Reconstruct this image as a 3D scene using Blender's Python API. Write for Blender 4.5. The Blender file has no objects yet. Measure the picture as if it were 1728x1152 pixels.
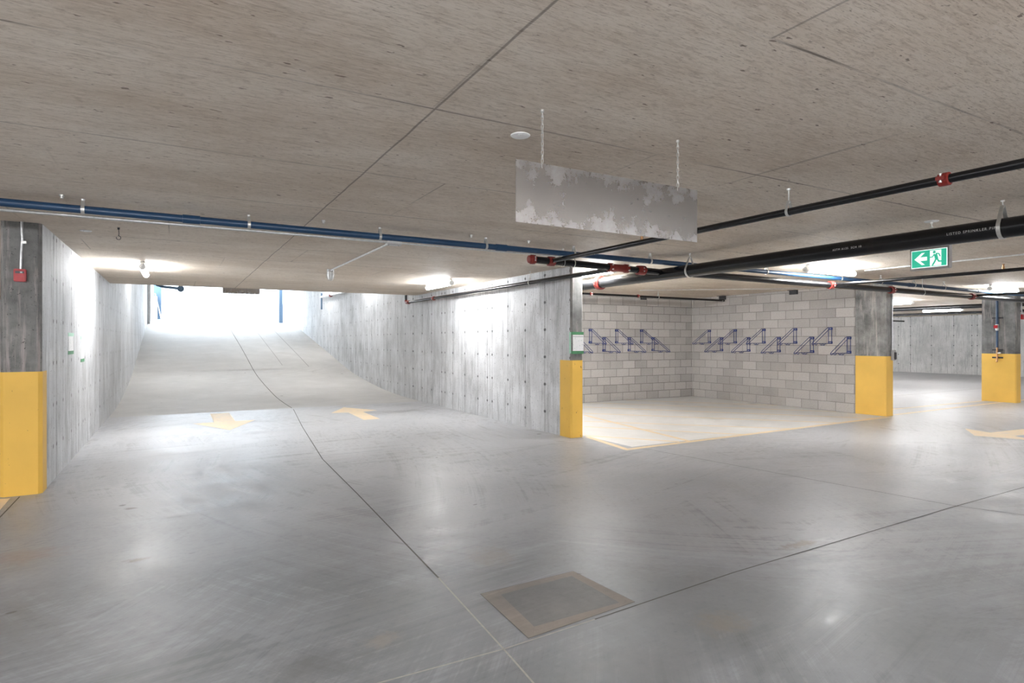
import bpy, bmesh, math, random
from mathutils import Vector, Matrix
random.seed(7)
C = bpy.context.scene.collection
SC = bpy.context.scene

# ------------------------------------------------------------------ camera
cam_d = bpy.data.cameras.new('camera'); cam = bpy.data.objects.new('camera', cam_d); C.objects.link(cam)
YAW = math.atan(567 / 1005)
cam.location = (0, 0, 1.526)
cam.rotation_euler = (math.radians(90), 0, -YAW)
cam_d.sensor_width = 36; cam_d.lens = 36 * 1005 / 1728
cam_d.shift_y = -1 / 1728
cam_d.clip_start = 0.05; cam_d.clip_end = 300
SC.camera = cam

# ------------------------------------------------------------------ world, sun, exposure
W = bpy.data.worlds.new('world'); SC.world = W; W.use_nodes = True
bg = W.node_tree.nodes['Background']
bg.inputs[0].default_value = (0.80, 0.90, 1.0, 1); bg.inputs[1].default_value = 3.2
SC.view_settings.view_transform = 'Standard'; SC.view_settings.look = 'None'
SC.view_settings.gamma = 1; SC.view_settings.use_curve_mapping = False
SC.view_settings.exposure = 2.2
SC.cycles.diffuse_bounces = 10; SC.cycles.max_bounces = 14; SC.cycles.sample_clamp_indirect = 6
LAMP = 30.0; LAMP_ADDED = 56.0
CEIL = 2.70

# ------------------------------------------------------------------ node helper
class G:
    def __init__(s, name):
        s.m = bpy.data.materials.new(name); s.m.use_nodes = True
        s.t = s.m.node_tree; s.b = s.t.nodes['Principled BSDF']
        s.co = None
    def n(s, typ, **kw):
        nd = s.t.nodes.new(typ)
        for k, v in kw.items(): setattr(nd, k, v)
        return nd
    def put(s, sock, v):
        if isinstance(v, bpy.types.NodeSocket): s.t.links.new(v, sock)
        elif v is not None: sock.default_value = v
    def math(s, op, a, b=None, c=None, clamp=False):
        nd = s.n('ShaderNodeMath', operation=op, use_clamp=clamp)
        for i, v in enumerate((a, b, c)): s.put(nd.inputs[i], v)
        return nd.outputs[0]
    def coord(s):
        if s.co is None: s.co = s.n('ShaderNodeTexCoord').outputs['Object']
        return s.co
    def xyz(s):
        nd = s.n('ShaderNodeSeparateXYZ'); s.put(nd.inputs[0], s.coord()); return nd.outputs
    def comb(s, x=0.0, y=0.0, z=0.0):
        nd = s.n('ShaderNodeCombineXYZ')
        for i, v in enumerate((x, y, z)): s.put(nd.inputs[i], v)
        return nd.outputs[0]
    def map(s, scale=(1, 1, 1), loc=(0, 0, 0), rot=(0, 0, 0), v=None):
        nd = s.n('ShaderNodeMapping'); s.put(nd.inputs[0], v if v is not None else s.coord())
        nd.inputs[1].default_value = loc; nd.inputs[2].default_value = rot; nd.inputs[3].default_value = scale
        return nd.outputs[0]
    def noise(s, v=None, scale=5., detail=4., rough=.55, dist=0., dim='3D', w=None):
        nd = s.n('ShaderNodeTexNoise', noise_dimensions=dim)
        if dim != '1D': s.put(nd.inputs['Vector'], v if v is not None else s.coord())
        if w is not None: s.put(nd.inputs['W'], w)
        nd.inputs['Scale'].default_value = scale; nd.inputs['Detail'].default_value = detail
        nd.inputs['Roughness'].default_value = rough; nd.inputs['Distortion'].default_value = dist
        return nd.outputs[0]
    def ramp(s, v, lo, hi, a=0., b=1.):
        nd = s.n('ShaderNodeMapRange', clamp=True)
        s.put(nd.inputs[0], v)
        for i, q in enumerate((lo, hi, a, b)): nd.inputs[i + 1].default_value = q
        return nd.outputs[0]
    def mix(s, f, a, b, mode='MIX'):
        nd = s.n('ShaderNodeMix', data_type='RGBA', blend_type=mode)
        s.put(nd.inputs[0], f)
        for i, v in ((6, a), (7, b)):
            if isinstance(v, tuple) and len(v) == 3: v = (*v, 1)
            s.put(nd.inputs[i], v)
        return nd.outputs[2]
    def line(s, v, period, phase, w):           # 1 on lines at phase + k*period
        a = s.math('SUBTRACT', v, phase - period / 2)
        a = s.math('DIVIDE', a, period); a = s.math('FRACT', a)
        a = s.math('SUBTRACT', a, .5); a = s.math('ABSOLUTE', a); a = s.math('MULTIPLY', a, period)
        return s.ramp(a, w, w * .35, 0, 1)
    def bump(s, h, strength=.3, dist=.01, prev=None):
        nd = s.n('ShaderNodeBump'); nd.inputs['Strength'].default_value = strength; nd.inputs['Distance'].default_value = dist
        s.put(nd.inputs['Height'], h)
        if prev is not None: s.put(nd.inputs['Normal'], prev)
        return nd.outputs[0]
    def out(s, color=None, rough=None, metal=None, normal=None, spec=None):
        if isinstance(color, tuple): color = (*color, 1) if len(color) == 3 else color
        s.put(s.b.inputs['Base Color'], color)
        s.put(s.b.inputs['Roughness'], rough); s.put(s.b.inputs['Metallic'], metal)
        if normal is not None: s.put(s.b.inputs['Normal'], normal)
        if spec is not None: s.put(s.b.inputs['Specular IOR Level'], spec)
        return s.m

def plain(name, col, rough=.5, metal=0., var=.12, scale=25.):
    g = G(name); n = g.noise(scale=scale, detail=3)
    k = g.ramp(n, .3, .7, 1 - var, 1 + var)
    c = g.mix(1.0, (*col, 1), g.comb(k, k, k), 'MULTIPLY')
    return g.out(c, rough, metal, g.bump(n, .08, .002))

# ---- ceiling: board grain running along x, sheet joints, brown staining
def ceiling_mat():
    g = G('ceiling_concrete'); X, Y, Z = g.xyz()
    big = g.noise(scale=.55, detail=5, rough=.6)
    big2 = g.noise(g.map((.5, 1.3, 1), (9, 3, 0)), scale=1.0, detail=4, rough=.6)
    gr = g.noise(g.map((4.5, 34, 1)), scale=2.0, detail=6, rough=.68, dist=.9)
    fine = g.noise(g.map((9, 70, 1)), scale=2.6, detail=3, rough=.7, dist=.5)
    mot = g.noise(scale=13, detail=5, rough=.7)
    c = g.mix(g.ramp(big, .35, .68), (.70, .61, .51), (.78, .715, .625))
    c = g.mix(g.ramp(big2, .44, .68, 0, .6), c, (.52, .425, .325))
    c = g.mix(g.ramp(gr, .36, .50, .42, 0), c, (.33, .25, .185))
    c = g.mix(g.ramp(gr, .52, .68, 0, .45), c, (.80, .73, .66))
    c = g.mix(g.ramp(fine, .33, .44, .6, 0), c, (.24, .17, .12))
    c = g.mix(g.ramp(mot, .58, .76, 0, .5), c, (.28, .20, .15))
    spk = g.noise(g.map((3.4, 8, 1), (4, 4, 0)), scale=3.8, detail=2, rough=.5)
    c = g.mix(g.ramp(spk, .70, .74, 0, .75), c, (.10, .06, .04))
    wob = g.math('MULTIPLY', g.math('SUBTRACT', g.noise(scale=1.4, detail=2), .5), .03)
    lx = g.line(g.math('ADD', X, wob), 2.44, 1.143, .009)
    ly = g.line(g.math('ADD', Y, wob), 1.30, 2.82, .010)
    row = g.math('FLOOR', g.math('DIVIDE', g.math('SUBTRACT', Y, 2.82), 1.30))
    lx2 = g.line(g.math('ADD', X, g.math('MULTIPLY', g.math('FRACT', g.math('MULTIPLY', row, .37)), 2.4)), 2.44, .2, .009)
    vis = g.ramp(g.noise(scale=.9, detail=3), .40, .60, .10, .9)
    vis2 = g.ramp(g.noise(g.map(loc=(5, 8, 0)), scale=.7, detail=3), .46, .62, 0, .55)
    one = g.math('LESS_THAN', g.math('ABSOLUTE', g.math('SUBTRACT', X, 1.143)), .06)
    j = g.math('MAXIMUM', g.math('MULTIPLY', g.math('MULTIPLY', lx, one), .7), g.math('MULTIPLY', ly, vis))
    j = g.math('MAXIMUM', j, g.math('MULTIPLY', lx, vis2)); j = g.math('MAXIMUM', j, g.math('MULTIPLY', lx2, vis2))
    c = g.mix(g.math('MULTIPLY', j, .85), c, (.075, .055, .045))
    h = g.math('SUBTRACT', g.math('MULTIPLY', gr, .5), j)
    return g.out(c, .72, 0., g.bump(h, .35, .006), .3)

# ---- cast wall: vertical board lines, tie holes, streaks.  ax = 0 (wall along x) or 1 (wall along y)
def formed_mat(name, ax, period, phase, z0, tone=(.46, .46, .46), dark=(.24, .24, .24), rows=.457, lines=.8):
    g = G(name); o = g.xyz(); U = o[ax]; Z = o[2]
    uz = g.comb(U, g.math('MULTIPLY', Z, .09), 0.)
    st = g.noise(uz, scale=7, detail=6, rough=.7)
    st2 = g.noise(uz, scale=28, detail=4, rough=.7)
    cl = g.noise(scale=1.1, detail=6, rough=.62)
    pit = g.noise(scale=38, detail=3, rough=.6)
    c = g.mix(g.ramp(cl, .35, .66), tuple(v * .80 for v in tone), tuple(v * 1.12 for v in tone))
    c = g.mix(g.ramp(st, .36, .50, .55, 0), c, dark)
    c = g.mix(g.ramp(st2, .55, .72, 0, .45), c, tuple(min(1, v * 1.45) for v in tone))
    c = g.mix(g.ramp(st2, .30, .42, .5, 0), c, dark)
    c = g.mix(g.ramp(pit, .63, .70, 0, .85), c, (.10, .10, .10))
    blt = g.noise(g.map((1, 1, .5), (7, 2, 1)), scale=1.8, detail=7, rough=.72)
    c = g.mix(g.ramp(blt, .56, .68, 0, .5), c, dark)
    wob = g.math('MULTIPLY', g.math('SUBTRACT', g.noise(g.comb(0., 0., Z), scale=2.5, detail=2), .5), .012)
    Uw = g.math('ADD', U, wob)
    l1 = g.line(Uw, period, phase, .013)
    l2 = g.line(Uw, period * 3.37, phase + .21, .010)
    l3 = g.line(Uw, .155, phase, .006)
    vis = g.ramp(g.noise(g.comb(g.math('MULTIPLY', U, 3.), g.math('MULTIPLY', Z, .5), 0.), scale=1, detail=3), .38, .62, .25, 1)
    vis3 = g.ramp(g.noise(g.comb(g.math('MULTIPLY', U, 2.), g.math('MULTIPLY', Z, .7), 4.), scale=1, detail=3), .5, .7, 0, .4)
    l = g.math('MAXIMUM', g.math('MULTIPLY', l1, vis), g.math('MULTIPLY', l2, vis))
    l = g.math('MAXIMUM', l, g.math('MULTIPLY', l3, vis3))
    # tie holes: dots where a line meets a row
    def dist(v, per, ph):
        a = g.math('DIVIDE', g.math('SUBTRACT', v, ph - per / 2), per)
        return g.math('MULTIPLY', g.math('SUBTRACT', g.math('FRACT', a), .5), per)
    dz = dist(Z, rows, z0); du = dist(U, period, phase); du2 = dist(U, period * 3.37, phase + .21)
    rr = g.math('SQRT', g.math('ADD', g.math('POWER', dz, 2.), g.math('POWER', du, 2.)))
    rr2 = g.math('SQRT', g.math('ADD', g.math('POWER', dz, 2.), g.math('POWER', du2, 2.)))
    rr = g.math('ADD', g.math('MINIMUM', rr, rr2), g.math('MULTIPLY', g.math('SUBTRACT', pit, .5), .02))
    hole = g.ramp(rr, .030, .017, 0, 1)
    c = g.mix(g.math('MULTIPLY', l, lines), c, (.07, .07, .07))
    c = g.mix(g.math('MULTIPLY', hole, .9), c, (.05, .05, .05))
    h = g.math('SUBTRACT', g.math('MULTIPLY', st, .4), g.math('MAXIMUM', l, hole))
    return g.out(c, .62, 0., g.bump(h, .5, .008), .35)

# ---- concrete block wall, ax as above
def block_mat(name, ax, phase, light, zoff=0.0):
    g = G(name); o = g.xyz()
    v = g.comb(g.math('ADD', o[ax], phase), g.math('ADD', o[2], zoff), 0.)
    wv = g.noise(scale=2.2, detail=2)
    def brick(c1, c2, mo, ms):
        b = g.n('ShaderNodeTexBrick'); b.offset = .5; b.squash = 1.
        g.put(b.inputs['Vector'], v)
        b.inputs['Color1'].default_value = (*c1, 1); b.inputs['Color2'].default_value = (*c2, 1); b.inputs['Mortar'].default_value = (*mo, 1)
        b.inputs['Scale'].default_value = 1; b.inputs['Mortar Size'].default_value = ms
        b.inputs['Mortar Smooth'].default_value = .3; b.inputs['Bias'].default_value = 0
        b.inputs['Brick Width'].default_value = .4065; b.inputs['Row Height'].default_value = .2035
        return b
    b = brick((.52, .50, .48), (.375, .355, .34), light, .0075)
    pit = g.noise(scale=60, detail=4, rough=.7)
    cl = g.noise(scale=1.6, detail=5, rough=.6)
    c = g.mix(g.ramp(pit, .32, .68, .88, 1.12), (0, 0, 0), b.outputs[0])
    k = g.ramp(pit, .3, .7, .84, 1.14); c = g.mix(1., b.outputs[0], g.comb(k, k, k), 'MULTIPLY')
    c = g.mix(g.ramp(cl, .45, .7, 0, .35), c, (.54, .52, .50))
    h = g.math('SUBTRACT', g.math('MULTIPLY', pit, .3), b.outputs[1])
    return g.out(c, .85, 0., g.bump(h, .6, .006), .2)

# ---- floor
def floor_mat(name, base, light, gloss, streaks=1.0, brown=0.3, spots=(), dust_and_light=False):
    g = G(name); X, Y, Z = g.xyz()
    big = g.noise(scale=.35, detail=5, rough=.55)
    cl = g.noise(scale=1.7, detail=7, rough=.65)
    fine = g.noise(scale=22, detail=5, rough=.7)
    c = g.mix(g.ramp(cl, .33, .67), base, light)
    c = g.mix(g.ramp(big, .45, .66, 0, .5), c, tuple(v * .82 for v in base))
    if dust_and_light:  # paler away from the camera: dust, plus brightness falloff painted into the colour
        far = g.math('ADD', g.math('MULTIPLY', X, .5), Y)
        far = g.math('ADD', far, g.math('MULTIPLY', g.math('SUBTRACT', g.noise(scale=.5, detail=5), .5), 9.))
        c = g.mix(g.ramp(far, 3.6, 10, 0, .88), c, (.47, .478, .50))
    scr = None
    for i, (cx, cy, sc, lo) in enumerate(((-7.5, 9.5, 9., .50), (8.4, 9.0, 8., .52), (2.5, -6.5, 7., .5), (-3., 30., 6., .54))):
        dx = g.math('SUBTRACT', X, cx); dy = g.math('SUBTRACT', Y, cy)
        r = g.math('SQRT', g.math('ADD', g.math('MULTIPLY', dx, dx), g.math('MULTIPLY', dy, dy)))
        a = g.math('ARCTAN2', dy, dx)
        s1 = g.noise(g.comb(g.math('MULTIPLY', r, sc), g.math('MULTIPLY', a, 1.6), i * 3.1), scale=1., detail=6, rough=.78)
        m = g.ramp(g.noise(g.map(loc=(i * 7., i * 3., 0)), scale=.45, detail=3), .42, .60)
        q = g.math('MULTIPLY', g.math('SUBTRACT', s1, .5), m)
        scr = q if scr is None else g.math('ADD', scr, q)
    scrs = g.math('MULTIPLY', scr, streaks)
    c = g.mix(g.ramp(scrs, .03, .20, 0, .55), c, tuple(min(1, v * 1.35) for v in light))
    c = g.mix(g.ramp(scrs, -.20, -.03, .50, 0), c, tuple(v * .58 for v in base))
    c = g.mix(g.ramp(fine, .60, .78, 0, .35), c, tuple(v * .6 for v in base))
    st = g.noise(g.map((1, 1, 1), (3, 11, 0)), scale=.8, detail=5, rough=.6)
    c = g.mix(g.ramp(st, .60, .76, 0, brown), c, (.27, .235, .20))
    for (sx, sy, sr, ex, col, k) in spots:
        dx = g.math('SUBTRACT', X, sx); dy = g.math('MULTIPLY', g.math('SUBTRACT', Y, sy), ex)
        r = g.math('SQRT', g.math('ADD', g.math('MULTIPLY', dx, dx), g.math('MULTIPLY', dy, dy)))
        r = g.math('ADD', r, g.math('MULTIPLY', g.math('SUBTRACT', g.noise(scale=9, detail=5, rough=.75), .5), sr * 2.6))
        c = g.mix(g.ramp(r, sr, sr * .35, 0, k), c, col)
    deb = g.noise(g.map((1, 1.6, 1), (2, 5, 0)), scale=5.5, detail=1, rough=.3)
    c = g.mix(g.ramp(deb, .80, .83, 0, .8), c, (.07, .065, .06))
    rg = g.math('ADD', g.ramp(cl, .3, .7, gloss, gloss + .10), g.math('MULTIPLY', scrs, .25))
    rg = g.math('ADD', rg, g.ramp(fine, .4, .8, 0, .12))
    h = g.math('ADD', g.math('MULTIPLY', scrs, .3), g.math('ADD', g.math('MULTIPLY', fine, .22), g.math('MULTIPLY', cl, .35)))
    return g.out(c, rg, 0., g.bump(h, .18, .008), .5)

def yellow_mat(name, col=(.72, .44, .075), chip=.70):
    g = G(name)
    a = g.noise(g.map((1, 1, .6)), scale=17, detail=5, rough=.7); b = g.noise(scale=1.5, detail=4)
    c = g.mix(g.ramp(b, .35, .7), col, tuple(min(1, v * 1.14) for v in col))
    c = g.mix(g.ramp(a, chip, chip + .025, 0, .9), c, (.12, .07, .03))
    return g.out(c, .55, 0., g.bump(a, .15, .004))

def floorpaint_mat():
    g = G('faded_floor_paint')
    a = g.noise(scale=6, detail=7, rough=.75)
    c = g.mix(g.ramp(a, .45, .72, 0, .75), (.82, .64, .40), (.60, .56, .50))
    return g.out(c, .5)

def column_mat(name='column_concrete', k=1.0):
    g = G(name); o = g.xyz()
    v = g.comb(o[0], o[1], g.math('MULTIPLY', o[2], .08))
    st = g.noise(v, scale=13, detail=5, rough=.7); cl = g.noise(scale=2.2, detail=6, rough=.65); pit = g.noise(scale=46, detail=3, rough=.6)
    c = g.mix(g.ramp(cl, .35, .68), (.13 * k, .13 * k, .127 * k), (.37 * k, .37 * k, .36 * k))
    c = g.mix(g.ramp(st, .53, .66, 0, .75), c, (.55 * k, .49 * k, .47 * k))
    c = g.mix(g.ramp(st, .32, .42, .4, 0), c, (.09, .09, .088))
    c = g.mix(g.ramp(pit, .64, .70, 0, .85), c, (.055, .055, .055))
    return g.out(c, .75, 0., g.bump(g.math('ADD', st, pit), .3, .005), .25)

def panel_mat():
    g = G('brushed_aluminium_sheet'); o = g.xyz()
    br = g.noise(g.comb(g.math('MULTIPLY', o[0], 2.), 0., g.math('MULTIPLY', o[2], 160.)), scale=1., detail=4)
    sm = g.noise(scale=7, detail=6, rough=.75)
    # smudges gather along the top and bottom edges (hand marks)
    e = g.math('ABSOLUTE', g.math('SUBTRACT', o[2], 0.)); e = g.ramp(e, .03, .15, 0, .16)
    s = g.ramp(g.math('ADD', sm, e), .60, .90, 0, .5)
    sx = g.noise(g.comb(g.math('MULTIPLY', g.math('SUBTRACT', o[0], g.math('MULTIPLY', o[2], -.09)), 75.), 0., g.math('MULTIPLY', o[2], 2.2)), scale=1., detail=2)
    vis = g.ramp(g.noise(scale=3.2, detail=2), .5, .62)
    scr = g.math('MULTIPLY', g.ramp(sx, .74, .77), vis)
    c = g.mix(s, (.30, .285, .275), (.48, .49, .51)); c = g.mix(g.math('MULTIPLY', scr, .8), c, (.9, .88, .85))
    r = g.math('ADD', .27, g.math('MULTIPLY', s, .3))
    mt = g.ramp(s, 0, 1, .95, .5)
    return g.out(c, r, mt)

def emis(name, col, strength):
    g = G(name); g.b.inputs['Emission Color'].default_value = (*col, 1); g.b.inputs['Emission Strength'].default_value = strength
    g.b.inputs['Base Color'].default_value = (*[min(1, c) for c in col], 1)
    return g.m

M = {}
M['ceiling'] = ceiling_mat()
M['wall_r'] = formed_mat('cast_wall_right', 1, .635, 10.364, .343, (.60, .61, .625), (.25, .255, .265))
M['wall_l'] = formed_mat('cast_wall_left', 1, .65, 8.149, .37, (.56, .57, .585), (.20, .205, .21))
M['wall_f'] = formed_mat('cast_wall_far', 1, .93, 13.01, .4, (.50, .50, .49), (.26, .26, .26))
M['wall_x'] = formed_mat('cast_wall_cross', 0, .93, .1, .4, (.50, .50, .49), (.26, .26, .26))
M['block_b'] = block_mat('block_wall_back', 0, -.037, (.20, .19, .175))
M['block_r'] = block_mat('block_wall_side', 1, .12, (.27, .255, .24))
brn = (.30, .215, .16)
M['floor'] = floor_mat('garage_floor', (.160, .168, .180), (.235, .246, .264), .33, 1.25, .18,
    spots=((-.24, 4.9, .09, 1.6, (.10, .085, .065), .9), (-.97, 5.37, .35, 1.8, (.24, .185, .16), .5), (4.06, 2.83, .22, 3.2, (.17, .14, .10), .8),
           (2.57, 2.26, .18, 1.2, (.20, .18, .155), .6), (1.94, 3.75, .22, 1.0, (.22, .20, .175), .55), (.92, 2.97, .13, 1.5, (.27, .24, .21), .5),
           (.55, 2.9, .28, 1.4, (.13, .13, .135), .45), (1.9, 2.1, .35, 1.2, (.17, .17, .18), .4), (-.36, 6.43, .07, 1.6, (.10, .09, .07), .8)), dust_and_light=True)
M['floor_bay'] = floor_mat('bay_floor', (.66, .655, .635), (.76, .755, .745), .45, .4, .45)
M['ramp'] = floor_mat('ramp_concrete', (.47, .465, .455), (.55, .545, .535), .55, .45, .25)
M['joint'] = plain('joint_gap', (.10, .095, .09), .8)
M['joint_f'] = plain('joint_filler', (.36, .345, .32), .8)
M['joint_soft'] = plain('faint_joint', (.27, .265, .26), .7)
M['patch'] = floor_mat('patch_concrete', (.10, .10, .102), (.185, .18, .178), .42, .9, .5)
M['patch_edge'] = floor_mat('patch_border', (.155, .14, .13), (.27, .235, .205), .5, .8, .5)
M['yellow'] = yellow_mat('yellow_column_paint', chip=.665)
M['yellow_far'] = yellow_mat('yellow_column_paint_clean', (.80, .50, .10), chip=.74)
M['paint'] = floorpaint_mat()
M['column'] = column_mat(k=.72)  # concrete darkened further to paint in shade on the column fronts
M['column_b'] = column_mat('column_concrete_pale', 1.15)
M['blue_pipe'] = plain('blue_plastic_pipe', (.012, .045, .105), .34)
M['black_pipe'] = plain('black_steel_pipe', (.008, .008, .009), .26, .2)
M['red'] = plain('red_cast_fitting', (.20, .016, .011), .42)
M['red_box'] = plain('red_enamel', (.42, .010, .018), .35)
M['zinc'] = plain('zinc_steel', (.62, .62, .60), .35, .8)
M['emt'] = plain('galvanised_conduit', (.66, .67, .68), .34, .7)
M['steel_dark'] = plain('dark_steel', (.05, .05, .055), .5, .3)
M['white'] = plain('white_plastic', (.80, .80, .79), .45)
M['grey'] = plain('grey_plastic', (.42, .42, .42), .5)
M['lens'] = plain('frosted_lens', (.72, .73, .74), .25)
M['rack'] = plain('blue_powder_coat', (.006, .026, .17), .38)
M['bolt'] = plain('bright_bolt', (.75, .75, .74), .3, .7)
M['panel'] = panel_mat()
M['chain'] = plain('chain_steel', (.60, .60, .58), .35, .85)
M['tape'] = plain('green_tape', (.06, .23, .10), .5)
M['tape_l'] = plain('pale_green_sheet', (.40, .66, .52), .5)
M['brass'] = plain('brass', (.45, .25, .12), .4, .7)
M['led'] = emis('tube_light', (.96, .98, 1.0), LAMP)
M['led_added'] = emis('added_tube_light', (.98, .98, 1.0), LAMP_ADDED)
M['ink'] = plain('white_stencil_ink', (.42, .42, .40), .7)
M['sign_green'] = emis('sign_green', (.03, .42, .27), .20)
M['sign_white'] = emis('sign_white', (.86, .93, .92), .20)
M['sign_frame'] = plain('sign_housing', (.36, .345, .34), .5)
M['post'] = plain('blue_grey_steel', (.09, .15, .23), .5)
M['ext_wall'] = plain('white_render_wall', (.82, .83, .84), .8)
M['ext_ground'] = plain('outside_paving', (.62, .62, .61), .8)
M['ink_grey'] = plain('grey_print', (.38, .40, .41), .8)
def paper():
    g = G('notice_paper'); a = g.noise(g.map((1, 1, 1)), scale=34, detail=3, rough=.7); b = g.noise(scale=7, detail=2)
    c = g.mix(g.math('MULTIPLY', g.ramp(a, .60, .64), g.ramp(b, .40, .52)), (.80, .80, .81), (.30, .40, .37))
    return g.out(c, .6)
M['paper'] = paper()

# ------------------------------------------------------------------ mesh helpers
def tag(o, label=None, cat=None, group=None, kind=None):
    if label: o['label'] = label
    if cat: o['category'] = cat
    if group: o['group'] = group
    if kind: o['kind'] = kind
    return o
def thing(name, label, cat, loc=(0, 0, 0), rz=0, group=None):
    o = bpy.data.objects.new(name, None); C.objects.link(o); o.location = loc; o.rotation_euler = (0, 0, rz)
    o.empty_display_size = .1
    return tag(o, label, cat, group)
def obj(name, bm, mats, parent=None, smooth=False, label=None):
    me = bpy.data.meshes.new(name)
    bmesh.ops.recalc_face_normals(bm, faces=bm.faces) if smooth is not None else None
    bm.to_mesh(me); bm.free()
    if not isinstance(mats, (list, tuple)): mats = [mats]
    for m in mats: me.materials.append(m)
    if smooth: me.shade_smooth() if hasattr(me, 'shade_smooth') else None
    o = bpy.data.objects.new(name, me); C.objects.link(o)
    if smooth:
        md = o.modifiers.new('es', 'EDGE_SPLIT'); md.split_angle = math.radians(38)
    if parent: o.parent = parent
    if label: o['label'] = label
    return o
def dup(o, parent=None):
    c = o.copy(); C.objects.link(c)
    if parent: c.parent = parent
    for ch in list(o.children): dup(ch, c)
    return c
def B(): return bmesh.new()
def box(bm, a, b, mi=0, bev=0.):
    x0, y0, z0 = [min(p, q) for p, q in zip(a, b)]; x1, y1, z1 = [max(p, q) for p, q in zip(a, b)]
    vs = [bm.verts.new(p) for p in ((x0, y0, z0), (x1, y0, z0), (x1, y1, z0), (x0, y1, z0), (x0, y0, z1), (x1, y0, z1), (x1, y1, z1), (x0, y1, z1))]
    fs = [bm.faces.new([vs[i] for i in f]) for f in ((0, 3, 2, 1), (4, 5, 6, 7), (0, 1, 5, 4), (1, 2, 6, 5), (2, 3, 7, 6), (3, 0, 4, 7))]
    for f in fs: f.material_index = mi
    if bev: bmesh.ops.bevel(bm, geom=list({e for f in fs for e in f.edges}), offset=bev, segments=2, affect='EDGES')
    return bm
def prism(bm, poly, z0, z1, mi=0, ax='z'):
    def P(u, v, w): return {'z': (u, v, w), 'y': (u, w, v), 'x': (w, u, v)}[ax]
    lo = [bm.verts.new(P(u, v, z0)) for u, v in poly]; hi = [bm.verts.new(P(u, v, z1)) for u, v in poly]
    n = len(poly); fs = [bm.faces.new(lo[::-1]), bm.faces.new(hi)]
    for i in range(n): fs.append(bm.faces.new([lo[i], lo[(i + 1) % n], hi[(i + 1) % n], hi[i]]))
    for f in fs: f.material_index = mi
    return bm
def tube(bm, pts, r, seg=16, mi=0, closed=False, cap=True, radii=None):
    pts = [Vector(p) for p in pts]; n = len(pts); rings = []
    up = None
    for i, p in enumerate(pts):
        if closed: d = (pts[(i + 1) % n] - pts[i - 1]).normalized()
        else: d = (pts[min(i + 1, n - 1)] - pts[max(i - 1, 0)]).normalized()
        if up is None:
            up = Vector((0, 0, 1)) if abs(d.z) < .9 else Vector((1, 0, 0))
        a = d.cross(up).normalized(); b = a.cross(d).normalized(); up = b
        q = radii[i] if radii else r
        rings.append([bm.verts.new(p + q * (math.cos(2 * math.pi * k / seg) * a + math.sin(2 * math.pi * k / seg) * b)) for k in range(seg)])
    for i in range(n if closed else n - 1):
        A, Bq = rings[i], rings[(i + 1) % n]
        for k in range(seg):
            f = bm.faces.new([A[k], A[(k + 1) % seg], Bq[(k + 1) % seg], Bq[k]]); f.material_index = mi
    if cap and not closed:
        for R in (rings[0][::-1], rings[-1]):
            f = bm.faces.new(R); f.material_index = mi
    return bm
def lathe(bm, prof, seg=24, o=(0, 0, 0), mi=0, axis='z'):
    rings = []
    for r, z in prof:
        R = []
        for k in range(seg):
            a = 2 * math.pi * k / seg; u, v = r * math.cos(a), r * math.sin(a)
            p = {'z': (u, v, z), 'y': (u, z, v), 'x': (z, u, v)}[axis]
            R.append(bm.verts.new((p[0] + o[0], p[1] + o[1], p[2] + o[2])))
        rings.append(R)
    for A, Bq in zip(rings, rings[1:]):
        for k in range(seg):
            f = bm.faces.new([A[k], A[(k + 1) % seg], Bq[(k + 1) % seg], Bq[k]]); f.material_index = mi
    bm.faces.new(rings[0][::-1]).material_index = mi; bm.faces.new(rings[-1]).material_index = mi
    return bm
def ribbon(bm, pts, w, z=.0012, mi=0):
    pts = [Vector((*p, 0)) if len(p) == 2 else Vector(p) for p in pts]; L = []
    for i, p in enumerate(pts):
        d = (pts[min(i + 1, len(pts) - 1)] - pts[max(i - 1, 0)]); d.z = 0; d.normalize(); q = Vector((-d.y, d.x, 0)) * w / 2
        L.append((bm.verts.new(p + q + Vector((0, 0, z))), bm.verts.new(p - q + Vector((0, 0, z)))))
    for (a, b), (c, d) in zip(L, L[1:]): bm.faces.new([a, b, d, c]).material_index = mi
    return bm
def flat(bm, poly, z=.0012, mi=0):
    f = bm.faces.new([bm.verts.new((*p, z)) for p in poly]); f.material_index = mi
    f.normal_update()
    if f.normal.z < 0: f.normal_flip()
    return bm

# ================================================================== SETTING
XL, XR, YE = -1.17, 5.40, 14.6
prof = [(14.2, 0), (16, .01), (17, .05), (18, .125), (19.5, .25), (21.5, .47), (23.3, .80), (26, 1.25), (29.3, 1.80), (32, 2.25), (33.6, 2.47), (35, 2.55), (38, 2.56)]
def rz_at(y):
    if y <= prof[0][0]: return 0.
    for (a, b), (c, d) in zip(prof, prof[1:]):
        if a <= y <= c: return b + (d - b) * (y - a) / (c - a)
    return prof[-1][1]
def rzs(y):      # smoothed
    return sum(rz_at(y + k * .35) for k in range(-3, 4)) / 7 if y > 14.9 else .004 * (y - 14.25)

# floor
bm = B()
def rect(x0, y0, x1, y1, mi=0, z=0.):
    bm.faces.new([bm.verts.new(p) for p in ((x0, y0, z), (x1, y0, z), (x1, y1, z), (x0, y1, z))]).material_index = mi
rect(-12, -10, 32, 6.0); rect(-12, 6.0, 5.5, 14.5); rect(5.5, 6.0, 12.6, 12.1, 0); rect(12.6, 6.0, 32, 22)
rect(-12, 14.5, -1.3, 22)
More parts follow.
